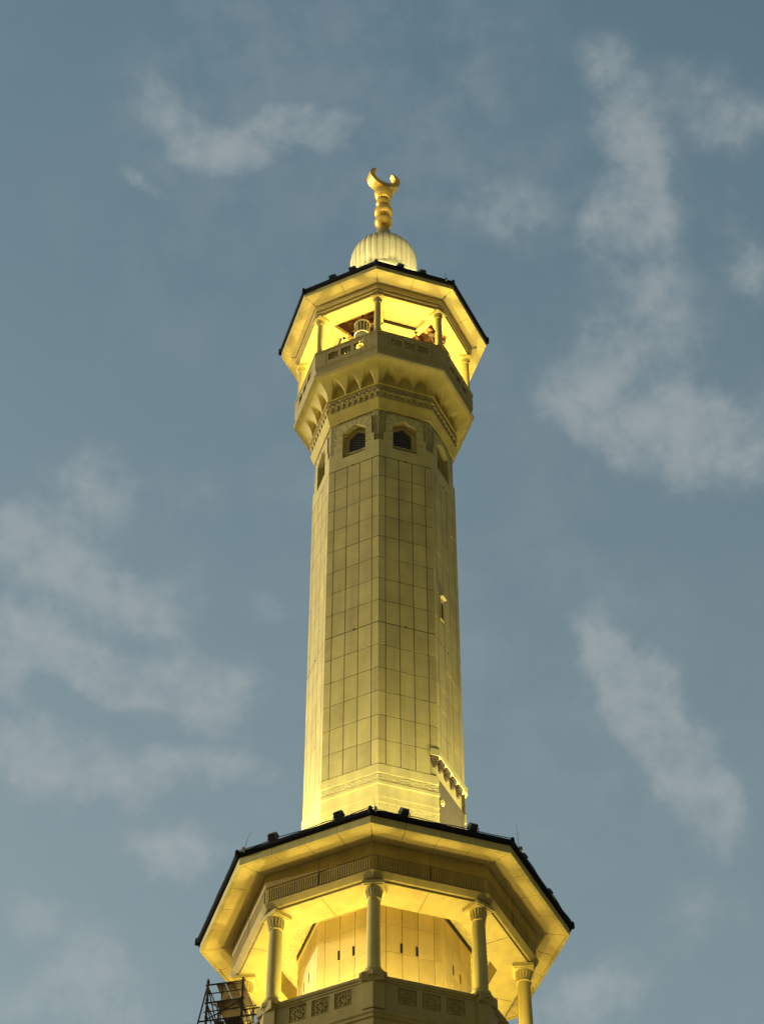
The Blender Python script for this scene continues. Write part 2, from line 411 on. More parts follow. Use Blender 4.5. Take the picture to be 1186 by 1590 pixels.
# ---- base bands of the shaft
bm = new()
LV = [(0.40, 0.0, 3.035, False), (-0.045, -0.40, 3.0, True), (-0.41, -0.55, 3.06, False), (-0.56, -0.98, 3.0, False), (-1.0, -1.12, 3.03, False), (-1.13, -1.30, 3.0, False), (-1.31, -1.40, 3.03, False), (-1.41, -1.9, 3.0, True), (-1.91, -6.0, 3.03, False)]
bmc = new()
for k in FACES:
    if k == 1.5: continue
    for zt, zb, r, cv in LV:
        fbox(bmc if cv else bm, k, 0, 0, 2.6, r * C8, zb, zt, True, True)
bm_k = new()
part('base_band', bm, M_stone); part('base_carving', bmc, M_carvel)
# recessed bay under the hood on the right-hand face, with its narrow return on the front-right face
bm = new()
fbox(bm, 1.5, 0, 0, 2.55, 2.87 * C8, -6.0, 1.62, True, True)
part('recessed_bay', bm, M_stone)
bm = new(); fbox(bm, 0.5, 0.855 + 0.015, 2, A3 - 0.17, A3 - 0.07, 0.43, 1.62, False, True); part('niche_panel', bm, M_stone)
bm = new()
hz0, hz1 = 1.36, 1.68
fbox(bm, 1.5, 0, 0, A3 - 0.1, A3 + 0.09, hz0, hz1, True, True); fbox(bm, 0.5, 0.84, 2, A3 - 0.1, A3 + 0.09, hz0, hz1, False, True); fbox(bm, 2.5, 0, -0.9, A3 - 0.1, A3 + 0.09, hz0, hz1, True, False)
hood = part('window_hood', bm, M_stone)
def bracket(k, t):
    bm = new()
    for i in range(5):
        w = 0.17 - 0.027 * i; z1 = hz0 - 0.002 - i * 0.095
        fbox(bm, k, t - w + random.uniform(-.02, .02), t + w * 0.75, A3 - 0.13, A3 + 0.06 - i * 0.03, z1 - 0.092, z1)
    for q in (-0.12, 0.0, 0.12):
        tube(bm, fpt(k, t + q, A3 + 0.03, hz0 - 0.05), fpt(k, t + q * 0.5, A3 - 0.02, hz0 - 0.42), 0.03, 5, 0.012)
    obj('carved_bracket', bm, M_bracket, hood)
bracket(0.5, 1.02)
for t in (-0.83, -0.32, 0.19, 0.70): bracket(1.5, t)
# boss on the recessed bay
bm = new()
for i in range(8):
    a = i * K8; tube(bm, fpt(1.5, -0.80 + 0.11 * math.cos(a), 2.87 * C8, -0.55 + 0.11 * math.sin(a)), fpt(1.5, -0.80 + 0.09 * math.cos(a), 2.87 * C8 + 0.13, -0.55 + 0.09 * math.sin(a)), 0.055, 8, 0.03)
tube(bm, fpt(1.5, -0.80, 2.87 * C8, -0.55), fpt(1.5, -0.80, 2.87 * C8 + 0.17, -0.55), 0.10, 10, 0.05)
part('rosette_boss', bm, M_stone)

# ---- window storey under the upper balcony
ZW0, ZW1 = 17.37, 20.45
bm = new(); octo(bm, [(2.90, ZW0), (2.90, ZW1 + 0.1)], False)
# open the eight faces where the windows are: the carved field is laid as strips round each opening
bm.free()
WIN = [(-0.53, 18.05), (0.53, 18.05), (0.53, 19.62), (0.0, 19.98), (-0.53, 19.62)]
bm = new()
for k in FACES:
    e = 2.915 * C8 * T8
    plate(bm, k, [(-e, 18.2), (e, 18.2), (e, ZW1 + 0.05), (-e, ZW1 + 0.05)], [[(-0.6, 18.3), (0.6, 18.3), (0.6, 20.05), (-0.6, 20.05)]], A3 - 0.10, A3 - 0.06)
part('carved_field', bm, M_carve)
bm = new(); bj = new()
for k in FACES:
    e = A3 * T8
    plate(bm, k, [(-e, ZW0 + 0.03), (e, ZW0 + 0.03), (e, 18.42), (0.93, 18.46), (0.93, 18.95), (0.82, 18.98), (0.80, 20.1), (0.5, 20.22), (-0.5, 20.22), (-0.80, 20.1), (-0.82, 18.98), (-0.93, 18.95), (-0.93, 18.46), (-e, 18.42)], [WIN], A3 - 0.45, A3)
    for s in (-1, 1):
        for z in (18.6, 19.1, 19.55):
            fbox(bj, k, min(s * 0.55, s * 0.79), max(s * 0.55, s * 0.79), A3 - 0.01, A3 + 0.003, z, z + 0.018)
        for t0, z0, t1, z1 in ((0.50, 19.66, 0.76, 20.06), (0.27, 19.83, 0.42, 20.2), (0.08, 19.95, 0.12, 20.2)):
            P = []
            for a in (A3 - 0.01, A3 + 0.003): P += [fpt(k, s * t0, a, z0), fpt(k, s * t0 + 0.02, a, z0), fpt(k, s * t1 + 0.02, a, z1), fpt(k, s * t1, a, z1)]
            hexa(bj, P)
part('window_surround', bm, M_stone); tag(part('arch_joint', bj, M_grout), None, None, kind='stuff')
def window(k):
    g = A3 - 0.36
    inner = [(-0.40, 18.22), (0.40, 18.22), (0.40, 19.5), (0.0, 19.8), (-0.40, 19.5)]
    bm = new(); plate(bm, k, inner, [], g - 0.05, g - 0.03)
    w = part('window', bm, M_glass)
    bm = new(); plate(bm, k, [(-0.56, 18.0), (0.56, 18.0), (0.56, 19.7), (0.0, 20.03), (-0.56, 19.7)], [inner], g - 0.06, g + 0.03); obj('frame', bm, M_stone, w)
    bm = new()
    for s in (-1, 1):
        for i in range(-14, 26):
            c = i * 0.17
            pts = []
            for j in range(41):
                t = -0.4 + 0.8 * j / 40; z = 18.22 + c + s * 0.62 * (t + s * 0.4)
                top = 19.8 - abs(t) * 0.75
                if 18.22 <= z <= top: pts.append((t, z))
            if len(pts) > 1: tube(bm, fpt(k, pts[0][0], g - 0.01, pts[0][1]), fpt(k, pts[-1][0], g - 0.01, pts[-1][1]), 0.016, 4)
    obj('lattice', bm, M_lat, w)
for k in FACES: window(k)
# ---- moulded ring and carved frieze above the windows
bm = new(); octo(bm, [(2.85, 20.42), (3.0, 20.42), (3.03, 20.52), (3.03, 20.56), (3.17, 20.95), (3.17, 21.0), (3.10, 21.02), (3.10, 21.38), (3.2, 21.40), (3.2, 21.44), (3.13, 21.46), (3.13, 21.82), (3.21, 21.84), (3.21, 21.90), (2.9, 21.92)])
ring = part('moulded_ring', bm, M_mid)
bm = new(); bf = new()
for k in FACES:
    e = 3.1 * C8 * T8; a = 3.10 * C8
    for i in range(9):
        t = -e + e * 2 * (i + 0.5) / 9
        P = []
        for z, w, d in ((21.06, 0.03, 0.02), (21.38, 0.085, 0.085)): P += [fpt(k, t - w, a - 0.01, z), fpt(k, t + w, a - 0.01, z), fpt(k, t + w, a + d, z), fpt(k, t - w, a + d, z)]
        hexa(bm, P)
    a = 3.13 * C8; n = 5
    for i in range(n):
        t = -e + e * 2 * (i + 0.5) / n
        for dt, dz, rr in ((0, 0, 0.085), (0, 0.12, 0.03), (0, -0.12, 0.03)):
            tube(bf, fpt(k, t + dt, a - 0.01, 21.64 + dz), fpt(k, t + dt, a + 0.06, 21.64 + dz), rr, 4 if rr > 0.05 else 6, rr * 0.6)
        for s in (-1, 1):
            for q in range(6):
                u0 = q / 6; u1 = (q + 1) / 6; h = lambda u: s * 0.13 * math.cos(math.pi * (u - 0.0))
                tw = 2 * e / n
                tube(bf, fpt(k, t - tw / 2 + tw * u0, a + 0.02, 21.64 - s * 0.13 * math.cos(2 * math.pi * u0)), fpt(k, t - tw / 2 + tw * u1, a + 0.02, 21.64 - s * 0.13 * math.cos(2 * math.pi * u1)), 0.03, 5)
obj('dentil_row', bm, M_dark, ring); obj('guilloche', bf, M_dark, ring)
# ---- scalloped cove that carries the upper balcony
def cove(Z0, Z1, R0, R1, niches, depth, nt=72, ns=30):
    bm = new()
    for k in FACES:
        grid = []
        for i in range(ns + 1):
            s = i / ns; th = s * math.pi / 2
            R = R0 + (R1 - R0) * (1 - math.cos(th)) ; z = Z0 + (Z1 - Z0) * math.sin(th)
            row = []
            for j in range(nt + 1):
                q = -1 + 2 * j / nt; a = R * C8; d = 0.0
                zz = (z - Z0) / (Z1 - Z0)
                for c in niches:
                    hw = 0.275
                    x = abs(q - c) / hw
                    if x < 1:
                        top = 0.90 * (1 - x ** 1.7) ** 0.75
                        if zz < top: d = max(d, min(1.0, (top - zz) / 0.10) * (0.55 + 0.45 * math.sqrt(max(0, 1 - x * x))) * min(1, (1 - x) / 0.10))
                a2 = a - d * depth * (0.35 + 0.65 * zz)
                row.append(bm.verts.new(fpt(k, q * a * T8, a2, z)))
            grid.append(row)
        for i in range(ns):
            for j in range(nt): bm.faces.new((grid[i][j], grid[i][j + 1], grid[i + 1][j + 1], grid[i + 1][j]))
    return bm
part('scalloped_cove', cove(21.90, 22.97, 3.14, 3.90, (-0.58, 0.0, 0.58), 0.32), M_mid, smooth=True)
# ---- upper parapet
AU = 3.91 * C8; EU = AU * T8
def flower(ct, cz, r0, r1, n, m=48): return [(ct + (r0 + (r1 - r0) * (0.5 + 0.5 * math.cos(n * 2 * math.pi * i / m))) * math.cos(2 * math.pi * i / m), cz + (r0 + (r1 - r0) * (0.5 + 0.5 * math.cos(n * 2 * math.pi * i / m))) * math.sin(2 * math.pi * i / m)) for i in range(m)]
bm = new()
sq = lambda c, z, h: [(c - h, z - h), (c + h, z - h), (c + h, z + h), (c - h, z + h)]
UP = (-0.63, -0.02, 0.59)
for k in FACES:
    plate(bm, k, [(-EU, 23.62), (EU, 23.62), (EU, 24.50), (-EU, 24.50)], [sq(c, 24.06, 0.235) for c in UP], AU - 0.16, AU)
octo(bm, [(3.78, 22.96), (3.93, 22.95), (3.95, 23.0), (3.95, 23.06), (3.86, 23.2), (3.84, 23.42), (3.91, 23.56), (3.91, 23.618), (3.70, 23.618)])
octo(bm, [(3.70, 24.502), (3.93, 24.502), (3.95, 24.52), (3.95, 24.60), (3.93, 24.62), (3.68, 24.62), (3.68, 24.502)])
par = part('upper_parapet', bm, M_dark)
for k in FACES:
    for t in (-0.97, 0.97):
        bj = new(); fbox(bj, k, t - 0.009, t + 0.009, AU - 0.01, AU + 0.003, 23.62, 24.5); obj('parapet_joint', bj, M_grout, par)
for k in FACES:
    for ci, c in enumerate(UP):
        bm = new()
        if k == -0.5 and ci == 2:
            plate(bm, k, sq(c, 24.06, 0.234), [flower(c, 24.06, 0.15, 0.21, 8)], AU - 0.12, AU - 0.07)
            plate(bm, k, flower(c, 24.06, 0.035, 0.07, 4), [], AU - 0.11, AU - 0.08)
            for i in range(4):
                a = i * math.pi / 2 + 0.4; tube(bm, fpt(k, c, AU - 0.09, 24.06), fpt(k, c + 0.2 * math.cos(a), AU - 0.09, 24.06 + 0.2 * math.sin(a)), 0.012, 4)
        else:
            hs = [[(c + 0.12 * math.cos(a) + 0.028 * math.cos(b), 24.06 + 0.12 * math.sin(a) + 0.028 * math.sin(b)) for b in [q * math.pi / 3 for q in range(6)]] for a in [math.pi / 4 + i * math.pi / 2 for i in range(4)]]
            plate(bm, k, sq(c, 24.06, 0.234), hs, AU - 0.14, AU - 0.09)
            for i in range(8):
                a = i * K8; tube(bm, fpt(k, c + 0.06 * math.cos(a), AU - 0.08, 24.06 + 0.06 * math.sin(a)), fpt(k, c + 0.19 * math.cos(a), AU - 0.07, 24.06 + 0.19 * math.sin(a)), 0.035, 5, 0.015)
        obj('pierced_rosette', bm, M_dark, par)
bm = new(); octo(bm, [(3.7, 23.3), (1.0, 23.3), (1.0, 29.0)]); part('upper_floor', bm, M_stone)

# ---- columns
def column(name, R, k, z0, z1, r, aw):
    c = cor(R, k, 0); H = z1 - z0; bm = new()
    lathe(bm, [(r * 1.5, z0), (r * 1.5, z0 + r * .5), (r * 1.25, z0 + r * .6), (r * 1.38, z0 + r * .95), (r * 1.05, z0 + r * 1.35), (r, z0 + r * 1.8), (r * 1.0, z0 + H * .35), (r * .9, z1 - r * 2.6)], 28, c)
    col = part(name, bm, M_stone, smooth=True)
    bm = new()
    zt = z1 - r * 2.6
    lathe(bm, [(r * .9, zt), (r * 1.06, zt + .02), (r * 1.06, zt + r * .25), (r * .92, zt + r * .3), (r * .98, zt + r * 1.1), (r * 1.1, zt + r * 1.75), (r * 1.2, zt + r * 1.95), (r * 1.1, zt + r * 2.0)], 28, c)
    g = PHI + k * K8
    for i in range(16):
        a = 2 * math.pi * i / 16; d = Vector((math.cos(a), math.sin(a), 0))
        tube(bm, c + d * r * .93 + Vector((0, 0, zt + r * .5)), c + d * r * 1.08 + Vector((0, 0, zt + r * 1.6)), r * .10, 5, r * .13)
        for s in (0,):
            tube(bm, c + d * r * 1.1 + Vector((0, 0, zt + r * 1.62)), c + d * r * 1.22 + Vector((0, 0, zt + r * 1.5)), r * .17, 5, r * .05)
    rot = Matrix.Rotation(g, 3, 'Z')
    box(bm, c + Vector((0, 0, z1 - r * .28)), (aw, aw, r * .54), rot)
    box(bm, c + Vector((0, 0, z1 - r * .62)), (aw * .86, aw * .86, r * .12), rot)
    obj('capital', bm, M_stone, col, smooth=True)
for k in range(8): column('upper_column', 3.66, k, 24.62, 27.15, 0.155, 0.52)
# ---- upper entablature, ceiling, soffit, roof
bm = new(); octo(bm, [(3.12, 27.16), (3.80, 27.16), (3.88, 27.18), (3.88, 27.26), (3.82, 27.27), (3.82, 27.36), (3.93, 27.38), (3.93, 27.46), (3.88, 27.47), (3.88, 27.56), (3.97, 27.58), (3.97, 27.66), (3.94, 27.67), (3.94, 27.98), (3.12, 27.98)], True)
part('upper_entablature', bm, M_smooth)
bm = new()
def ceiling_sector(bm, k, Ri, Ro, z0, z1, m=0.14):
    a0, a1 = Ri * C8, Ro * C8
    P = []
    for z in (z0, z1): P += [fpt(k, -a0 * T8 + m, a0, z), fpt(k, a0 * T8 - m, a0, z), fpt(k, a1 * T8 - m, a1, z), fpt(k, -a1 * T8 + m, a1, z)]
    hexa(bm, P)
for k in FACES:
    if k in (-0.5, 1.5): continue
    bm = new(); ceiling_sector(bm, k, 2.36, 3.10, 27.36, 27.44); part('coffer_panel', bm, M_ceil)
bm = new()
for k in range(8):
    g = PHI + k * K8; c = cor(2.68, k, 27.28); box(bm, c, (0.29, 0.96, 0.22), Matrix.Rotation(g, 3, 'Z'))
for k in FACES:
    if k not in (-0.5, 1.5): ceiling_sector(bm, k, 0.7, 2.36, 27.17, 27.6, 0.0)
part('ceiling_beam', bm, M_smooth)
bm = new()
bm.free()
for k in FACES:
    if k not in (-0.5, 1.5): bm = new(); ceiling_sector(bm, k, 2.362, 2.42, 27.185, 27.355, 0.10); part('painted_gap_shade', bm, M_hole)  # black strip paints the shade at the coffer's inner edge
bm = new(); octo(bm, [(0.7, 28.6), (1.6, 28.9), (3.3, 28.9)])
for k in (-0.5, 1.5):
    for i in range(6):
        ceiling_sector(bm, k, 2.42 + i * 0.11, 2.49 + i * 0.11, 28.0 + 0.25 * math.sin(i), 28.3 + 0.25 * math.sin(i), 0.1)
    ceiling_sector(bm, k, 0.72, 0.78, 27.2, 28.6, 0.0); ceiling_sector(bm, k, 1.2, 1.32, 27.7, 28.1, 0.02); ceiling_sector(bm, k, 1.8, 1.92, 27.9, 28.3, 0.02); ceiling_sector(bm, k, 3.08, 3.11, 27.99, 28.6, 0.05)
part('timber_vault', bm, M_wood)
# soffit slabs with open joints, fascia, roof
def soffit(name, Ri, Ro, zi, zo, n, gap):
    bm = new()
    for k in FACES:
        e0, e1 = Ri * C8 * T8, Ro * C8 * T8
        for i in range(n):
            f0, f1 = -1 + 2 * i / n, -1 + 2 * (i + 1) / n
            def tt(f, R): return f * Ro * C8 * T8 if abs(f) < .99 else f * R * C8 * T8
            P = []
            for dz in (0, 0.06):
                for (f, R, z, s) in ((f0, Ri, zi, 1), (f1, Ri, zi, -1), (f1, Ro, zo, -1), (f0, Ro, zo, 1)):
                    t = f * R * C8 * T8 * 1.0
                    t = f * (0.35 * Ro + 0.65 * R) * C8 * T8 if abs(f) < .99 else t
                    P.append(fpt(k, t + s * gap, R * C8, z + dz))
            hexa(bm, P)
    return part(name, bm, M_smooth)
def fascia(name, R, z0, z1, n, gap, mat):
    bm = new()
    for k in FACES:
        for i in range(n):
            e = R * C8 * T8
            fbox(bm, k, -e + 2 * e * i / n + gap, -e + 2 * e * (i + 1) / n - gap, R * C8 - 0.12, R * C8, z0, z1, i == 0, i == n - 1)
    return part(name, bm, mat)
soffit('upper_soffit', 3.955, 4.60, 27.92, 28.06, 2, 0.008)
fascia('upper_fascia', 4.63, 28.04, 28.30, 2, 0.007, M_stone)
bm = new(); octo(bm, [(3.6, 28.16), (4.52, 28.16), (4.52, 28.302), (4.68, 28.302), (4.73, 28.34), (4.73, 28.52), (4.66, 28.54), (2.0, 29.55), (1.2, 29.6)])
for k in range(8): lathe(bm, [(0, 28.2), (.07, 28.24), (.07, 28.56), (.05, 28.62), (0, 28.66)], 10, cor(4.70, k, 0))
part('upper_roof', bm, M_roof)
# ---- dome, finial and crescent
bm = new(); octo(bm, [(2.1, 29.4), (2.1, 31.6), (2.2, 31.7), (2.2, 32.0), (1.7, 32.1), (1.5, 32.2)]); part('dome_drum', bm, M_dome)
bm = new(); n = 320; ribs = 32
prof = [(1.40, 32.1), (1.50, 32.9), (1.55, 33.5), (1.57, 34.0), (1.57, 34.57)] + [(1.57 * math.cos(a), 34.57 + 1.64 * math.sin(a)) for a in [R_(5 * i) for i in range(1, 16)]] + [(0.33, 36.25)]
rowsv = []
for R, z in prof:
    row = []
    for i in range(n):
        a = 2 * math.pi * i / n
        rr = R * (1 - 0.062 * (1 - abs(math.sin(a * ribs / 2)) ** 0.8))
        row.append(bm.verts.new((rr * math.cos(a), rr * math.sin(a), z)))
    rowsv.append(row)
for a, b in zip(rowsv, rowsv[1:]):
    for i in range(n): bm.faces.new((a[i], a[(i + 1) % n], b[(i + 1) % n], b[i]))
part('ribbed_dome', bm, M_dome, smooth=True)
bm = new(); lathe(bm, [(1.50, 32.55), (1.62, 32.6), (1.65, 32.72), (1.62, 32.85), (1.50, 32.9)], 64); part('dome_band', bm, M_dome, smooth=True)
bm = new()
def ball(z, r, h=None): h = h or r; return [(max(0.12, r * math.cos(a)), z + h * math.sin(a)) for a in [R_(-75 + 15 * i) for i in range(11)]]
lathe(bm, [(0.0, 36.0), (0.62, 36.1), (0.55, 36.4), (0.42, 36.8), (0.34, 37.2), (0.27, 37.5)] + ball(38.05, 0.43, 0.42) + [(0.33, 38.46), (0.33, 38.62), (0.41, 38.68), (0.43, 38.74), (0.43, 39.0), (0.40, 39.08), (0.29, 39.18)] + ball(39.58, 0.37, 0.33) + [(0.30, 39.96), (0.34, 40.0), (0.40, 40.2), (0.44, 40.34), (0.44, 40.52), (0.38, 40.56), (0.2, 40.62), (0.2, 41.0), (0, 41.0)], 40)
fin = part('finial', bm, M_gold, smooth=True)
bm = new()
rot = Matrix.Rotation(R_(24), 3, 'Z'); cz = 41.60; ro = 0.80; depth = 0.27; m = 56; ring_ = []
for i in range(m + 1):
    u = i / m; a = R_(-90 - 146 + 292 * u)
    w = 0.10 + 0.25 * math.sin(math.pi * u) ** 0.9
    dd = depth * (0.45 + 0.55 * math.sin(math.pi * u) ** 0.6)
    o_ = Vector((ro * math.cos(a), 0, cz + ro * math.sin(a))); i_ = Vector(((ro - w) * math.cos(a), 0, cz + (ro - w) * math.sin(a)))
    ring_.append([bm.verts.new(rot @ (p + Vector((0, y, 0)))) for p, y in ((o_, -dd), (o_, dd), (i_, dd * .9), (i_, -dd * .9))])
for a, b in zip(ring_, ring_[1:]):
    for i in range(4): bm.faces.new((a[i], a[(i + 1) % 4], b[(i + 1) % 4], b[i]))
bm.faces.new(ring_[0]); bm.faces.new(ring_[-1][::-1])
obj('crescent', bm, M_gold, fin, smooth=True)

# ---- lower balcony: roof, soffit, frieze, beam, ceiling, core
soffit('lower_soffit', 5.335, 6.42, -5.16, -5.32, 4, 0.008)
fascia('lower_fascia', 6.48, -5.35, -5.03, 4, 0.007, M_stone)
bm = new(); octo(bm, [(5.0, -5.05), (6.35, -5.20), (6.35, -5.028), (6.56, -5.028), (6.63, -4.98), (6.63, -4.87), (6.56, -4.85), (3.4, -3.4), (2.9, -3.38)])
for k in range(8): lathe(bm, [(0, -5.06), (.075, -5.02), (.075, -4.84), (.06, -4.77), (0, -4.74)], 10, cor(6.60, k, 0))
part('lower_roof', bm, M_roof)
bm = new(); octo(bm, [(4.9, -5.12), (5.32, -5.12), (5.32, -5.72), (5.27, -5.74), (5.27, -6.36), (5.36, -6.38), (5.37, -6.42), (5.22, -6.60), (5.12, -6.62), (5.12, -6.70), (3.90, -6.70), (3.90, -5.6)])
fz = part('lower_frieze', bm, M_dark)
bm = new(); AF = 5.27 * C8; e = AF * T8
for k in FACES:
    for s in (-1, 1):
        n = 22
        for i in range(n):
            t = s * (0.035 + (e - 0.11) * (i + 0.5) / n)
            fbox(bm, k, t - 0.022, t + 0.022, AF - 0.01, AF + 0.048, -6.31, -5.80)
    bj = new(); fbox(bj, k, -0.007, 0.007, AF - 0.01, AF + 0.053, -6.35, -5.13)
    a0, a1 = 3.91 * C8, 5.10 * C8
    fbox(bj, k, -0.010, 0.010, a0, a1, -6.704, -6.69); obj('beam_joint', bj, M_grout, fz)
obj('fluting', bm, M_dark, fz)
bm = new(); octo(bm, [(4.10, -5.9), (3.0, -5.70)]); part('lower_ceiling', bm, M_ceil)
bm = new(); octo(bm, [(3.0, -5.88), (3.05, -5.88), (3.05, -5.66), (3.0, -5.66)]); part('painted_ceiling_gap', bm, M_hole)  # black band paints the dark of the gap between ceiling and core
# core wall seen between the columns
bm = new(); octo(bm, [(2.95, -12.0), (2.95, -5.6)]); core = part('core_body', bm, M_grout)
bm = new(); tones = []
crows = [(-12.0, -10.9), (-10.88, -9.6), (-9.58, -8.3), (-8.28, -7.0), (-6.98, -5.66)]
slits = []
for k in FACES:
    for z0, z1 in [(-12, -9.72), (-9.72, -7.9), (-7.9, -6.75), (-6.75, -5.66)]:
        for c in range(5):
            fbox(bm, k, TS[c] + 0.009, TS[c + 1] - 0.009, A3 - 0.06, A3 + random.uniform(-.002, .002) * (0 < c < 4), z0 + 0.007, z1 - 0.007, c == 0, c == 4)
            tones += [random.gauss(0, 0.05)] * 6
o = part('core_panels', bm, M_core); set_tone(o, tones)
bm = new()
for k in FACES:
    for t in (-0.315, 0.235):
        bm = new(); fbox(bm, k, t - 0.045, t + 0.045, A3 - 0.02, A3 + 0.004, -7.86, -7.46); part('vent_slit', bm, M_hole)
# lower parapet with pedestals
AL = 5.06 * C8; EL = AL * T8
bm = new()
LP = (-0.78, 0.04, 0.86)
for k in FACES:
    plate(bm, k, [(-EL, -11.82), (EL, -11.82), (EL, -10.72), (-EL, -10.72)], [sq(c, -11.12, 0.31) for c in LP], AL - 0.2, AL)
octo(bm, [(4.8, -10.718), (5.09, -10.718), (5.09, -10.66), (5.15, -10.62), (5.15, -10.52), (5.12, -10.50), (4.8, -10.50), (4.8, -10.718)])
octo(bm, [(4.8, -11.822), (5.10, -11.822), (5.14, -11.86), (5.14, -11.95), (5.08, -12.0), (5.08, -12.1), (5.02, -12.12), (5.02, -12.5), (4.9, -12.9), (4.2, -13.8), (3.5, -14.4), (3.4, -16.05)])
lp = part('lower_parapet', bm, M_dark)
for k in range(8):
    bm = new()
    for kk, sd in ((k - 0.5, 1), (k + 0.5, -1)):
        a = AL + 0.10; ee = (AL) * T8
        t_in = sd * (ee - 0.36)
        def bx(a0, a1, z0, z1, ti): fbox(bm, kk, ti, ti, a0, a1, z0, z1, sd < 0, sd > 0)
        def bx2(a0, a1, z0, z1, ti):
            if sd > 0: fbox(bm, kk, ti, 0, a0, a1, z0, z1, False, True)
            else: fbox(bm, kk, 0, ti, a0, a1, z0, z1, True, False)
        bx2(AL - 0.3, AL + 0.10, -11.815, -10.70, t_in); bx2(AL - 0.34, AL + 0.13, -10.698, -10.60, t_in - sd * 0.03); bx2(AL - 0.34, AL + 0.18, -10.598, -10.44, t_in - sd * 0.06)
    c = cor(4.80, k, 0); box(bm, c + Vector((0, 0, -10.62)), (0.74, 0.74, 0.34), Matrix.Rotation(PHI + k * K8, 3, 'Z'))
    obj('pedestal', bm, M_dark, lp)
for k in FACES:
    for c in LP:
        bm = new(); z = -11.12
        plate(bm, k, sq(c, z, 0.309), [], AL - 0.12, AL - 0.05)
        for s, w in ((0.27, 0.02), (0.255, 0.012)):
            plate(bm, k, sq(c, z, s), [sq(c, z, s - w)], AL - 0.06, AL - 0.02 - (0.27 - s))
        plate(bm, k, flower(c, z, 0.16, 0.235, 8), [flower(c, z, 0.13, 0.20, 8)], AL - 0.055, AL - 0.005)
        for i in range(8):
            a = i * K8 + 0.39; tube(bm, fpt(k, c + 0.03 * math.cos(a), AL - 0.05, z + 0.03 * math.sin(a)), fpt(k, c + 0.13 * math.cos(a), AL - 0.03, z + 0.13 * math.sin(a)), 0.035, 6, 0.012)
        obj('carved_rosette', bm, M_dark, lp)
bm = new(); octo(bm, [(4.85, -11.9), (2.9, -11.9)]); part('lower_floor', bm, M_stone)
for k in range(8): column('lower_column', 4.80, k, -10.46, -6.70, 0.245, 0.74)

# ------------------------------------------------------------------ lamps
def spot(name, loc, target, power, size, blend, radius=0.12, col=LAMP_COL):
    d = bpy.data.lights.new(name, 'SPOT'); d.energy = power; d.color = col; d.spot_size = R_(size); d.spot_blend = blend; d.shadow_soft_size = radius
    o = bpy.data.objects.new(name, d); C.objects.link(o); o.location = loc
    o.rotation_euler = (Vector(target) - Vector(loc)).to_track_quat('-Z', 'Y').to_euler()
    return o
Zv = Vector((0, 0, ZB))
for k in FACES:      # lamps on the two balcony floors, shining up, plus an added core wash
    spot('balcony_light', fpt(k, 0.0, 3.75, -11.55) + Zv, fpt(k, 0.0, 4.1, -5) + Zv, P_BALC_LOW * (1.2 if k < 0 else 0.8), 165, 0.35, 0.15)
    spot('balcony_light', fpt(k, 0.0, 4.32, -11.6) + Zv, fpt(k, 0.0, 2.77, -7.6) + Zv, 500 if k < 0 else 220, 78, 0.8, 0.1)  # added wash aimed at the core wall to brighten it alone
    spot('balcony_light', fpt(k, 0.0, 3.25 if k < 0 else 3.0, 23.55) + Zv, fpt(k, 0.0, 3.2, 28) + Zv, P_BALC_UP, 165, 0.35, 0.12)
# black floodlights clamped to the roof edges, turned in to the tower
def floodlight(proto=[None]):
    if proto[0] is None:
        root = bpy.data.objects.new('floodlight', None); C.objects.link(root)
        bm = new(); rot = Matrix.Rotation(R_(-32), 3, 'X')
        P = [(-.14, -.09, 0), (.14, -.09, 0), (.17, .10, 0), (-.17, .10, 0)]
        b = [Vector((x, y, -0.15 if x else 0)) for x, y, _ in P]
        lo = [rot @ Vector((x * .86, y, -.13)) for x, y, _ in P]; hi = [rot @ Vector((x, y, .16)) for x, y, _ in P]
        hexa(bm, [p + Vector((0, 0, .185)) for p in lo] + [p + Vector((0, 0, .185)) for p in hi])
        for i in range(5): box(bm, rot @ Vector((-.12 + .06 * i, -.11, 0)) + Vector((0, 0, .185)), (.012, .05, .24), rot)
        obj('housing', bm, M_black, root)
        bm = new(); box(bm, rot @ Vector((0, .104, .0)) + Vector((0, 0, .185)), (.24, .01, .15), rot); obj('lamp_glass', bm, M_lens, root)
        bm = new()
        for s in (-1, 1): tube(bm, (s * .19, 0, .19), (s * .19, 0, .0), .016, 6)
        tube(bm, (-.19, 0, .0), (.19, 0, .0), .016, 6); tube(bm, (0, 0, .02), (0, 0, -.08), .03, 8); tube(bm, (-.2, 0, .19), (.2, 0, .19), .014, 6)
        obj('yoke', bm, M_black, root)
        proto[0] = root; return root
    r = proto[0].copy(); C.objects.link(r)
    for ch in proto[0].children:
        c = ch.copy(); C.objects.link(c); c.parent = r
    return r
def flood(k, f, R, z, label, group, scale=1.0):
    e = R * C8 * T8; p = fpt(k, f * e, R * C8, z) + Zv
    o = floodlight(); o.location = p; o.rotation_euler = (0, 0, PHI + k * K8); o.scale = (scale,) * 3
    tag(o, label, 'floodlight', group)
    return p
GL, GU = 'floodlights along the lower roof edge', 'floodlights along the upper roof edge'
LOW = [(-0.5, -0.48, 'black floodlight on the lower roof edge nearest its left front corner'),
       (-0.5, 0.52, 'black floodlight on the lower roof edge just left of the front corner'),
       (0.5, -0.52, 'black floodlight on the lower roof edge just right of the front corner'),
       (0.5, 0.46, 'black floodlight on the lower roof edge alone against sky, right of the shaft'),
       (1.5, -0.55, 'black floodlight on the right sloping side of the lower roof, its upper one'),
       (1.5, 0.30, 'black floodlight on the right sloping side of the lower roof, its lower one')]
for k, f, lb in LOW: flood(k, f, 6.52, -4.80, lb, GL, 1.0 if k < 1 else 0.65)
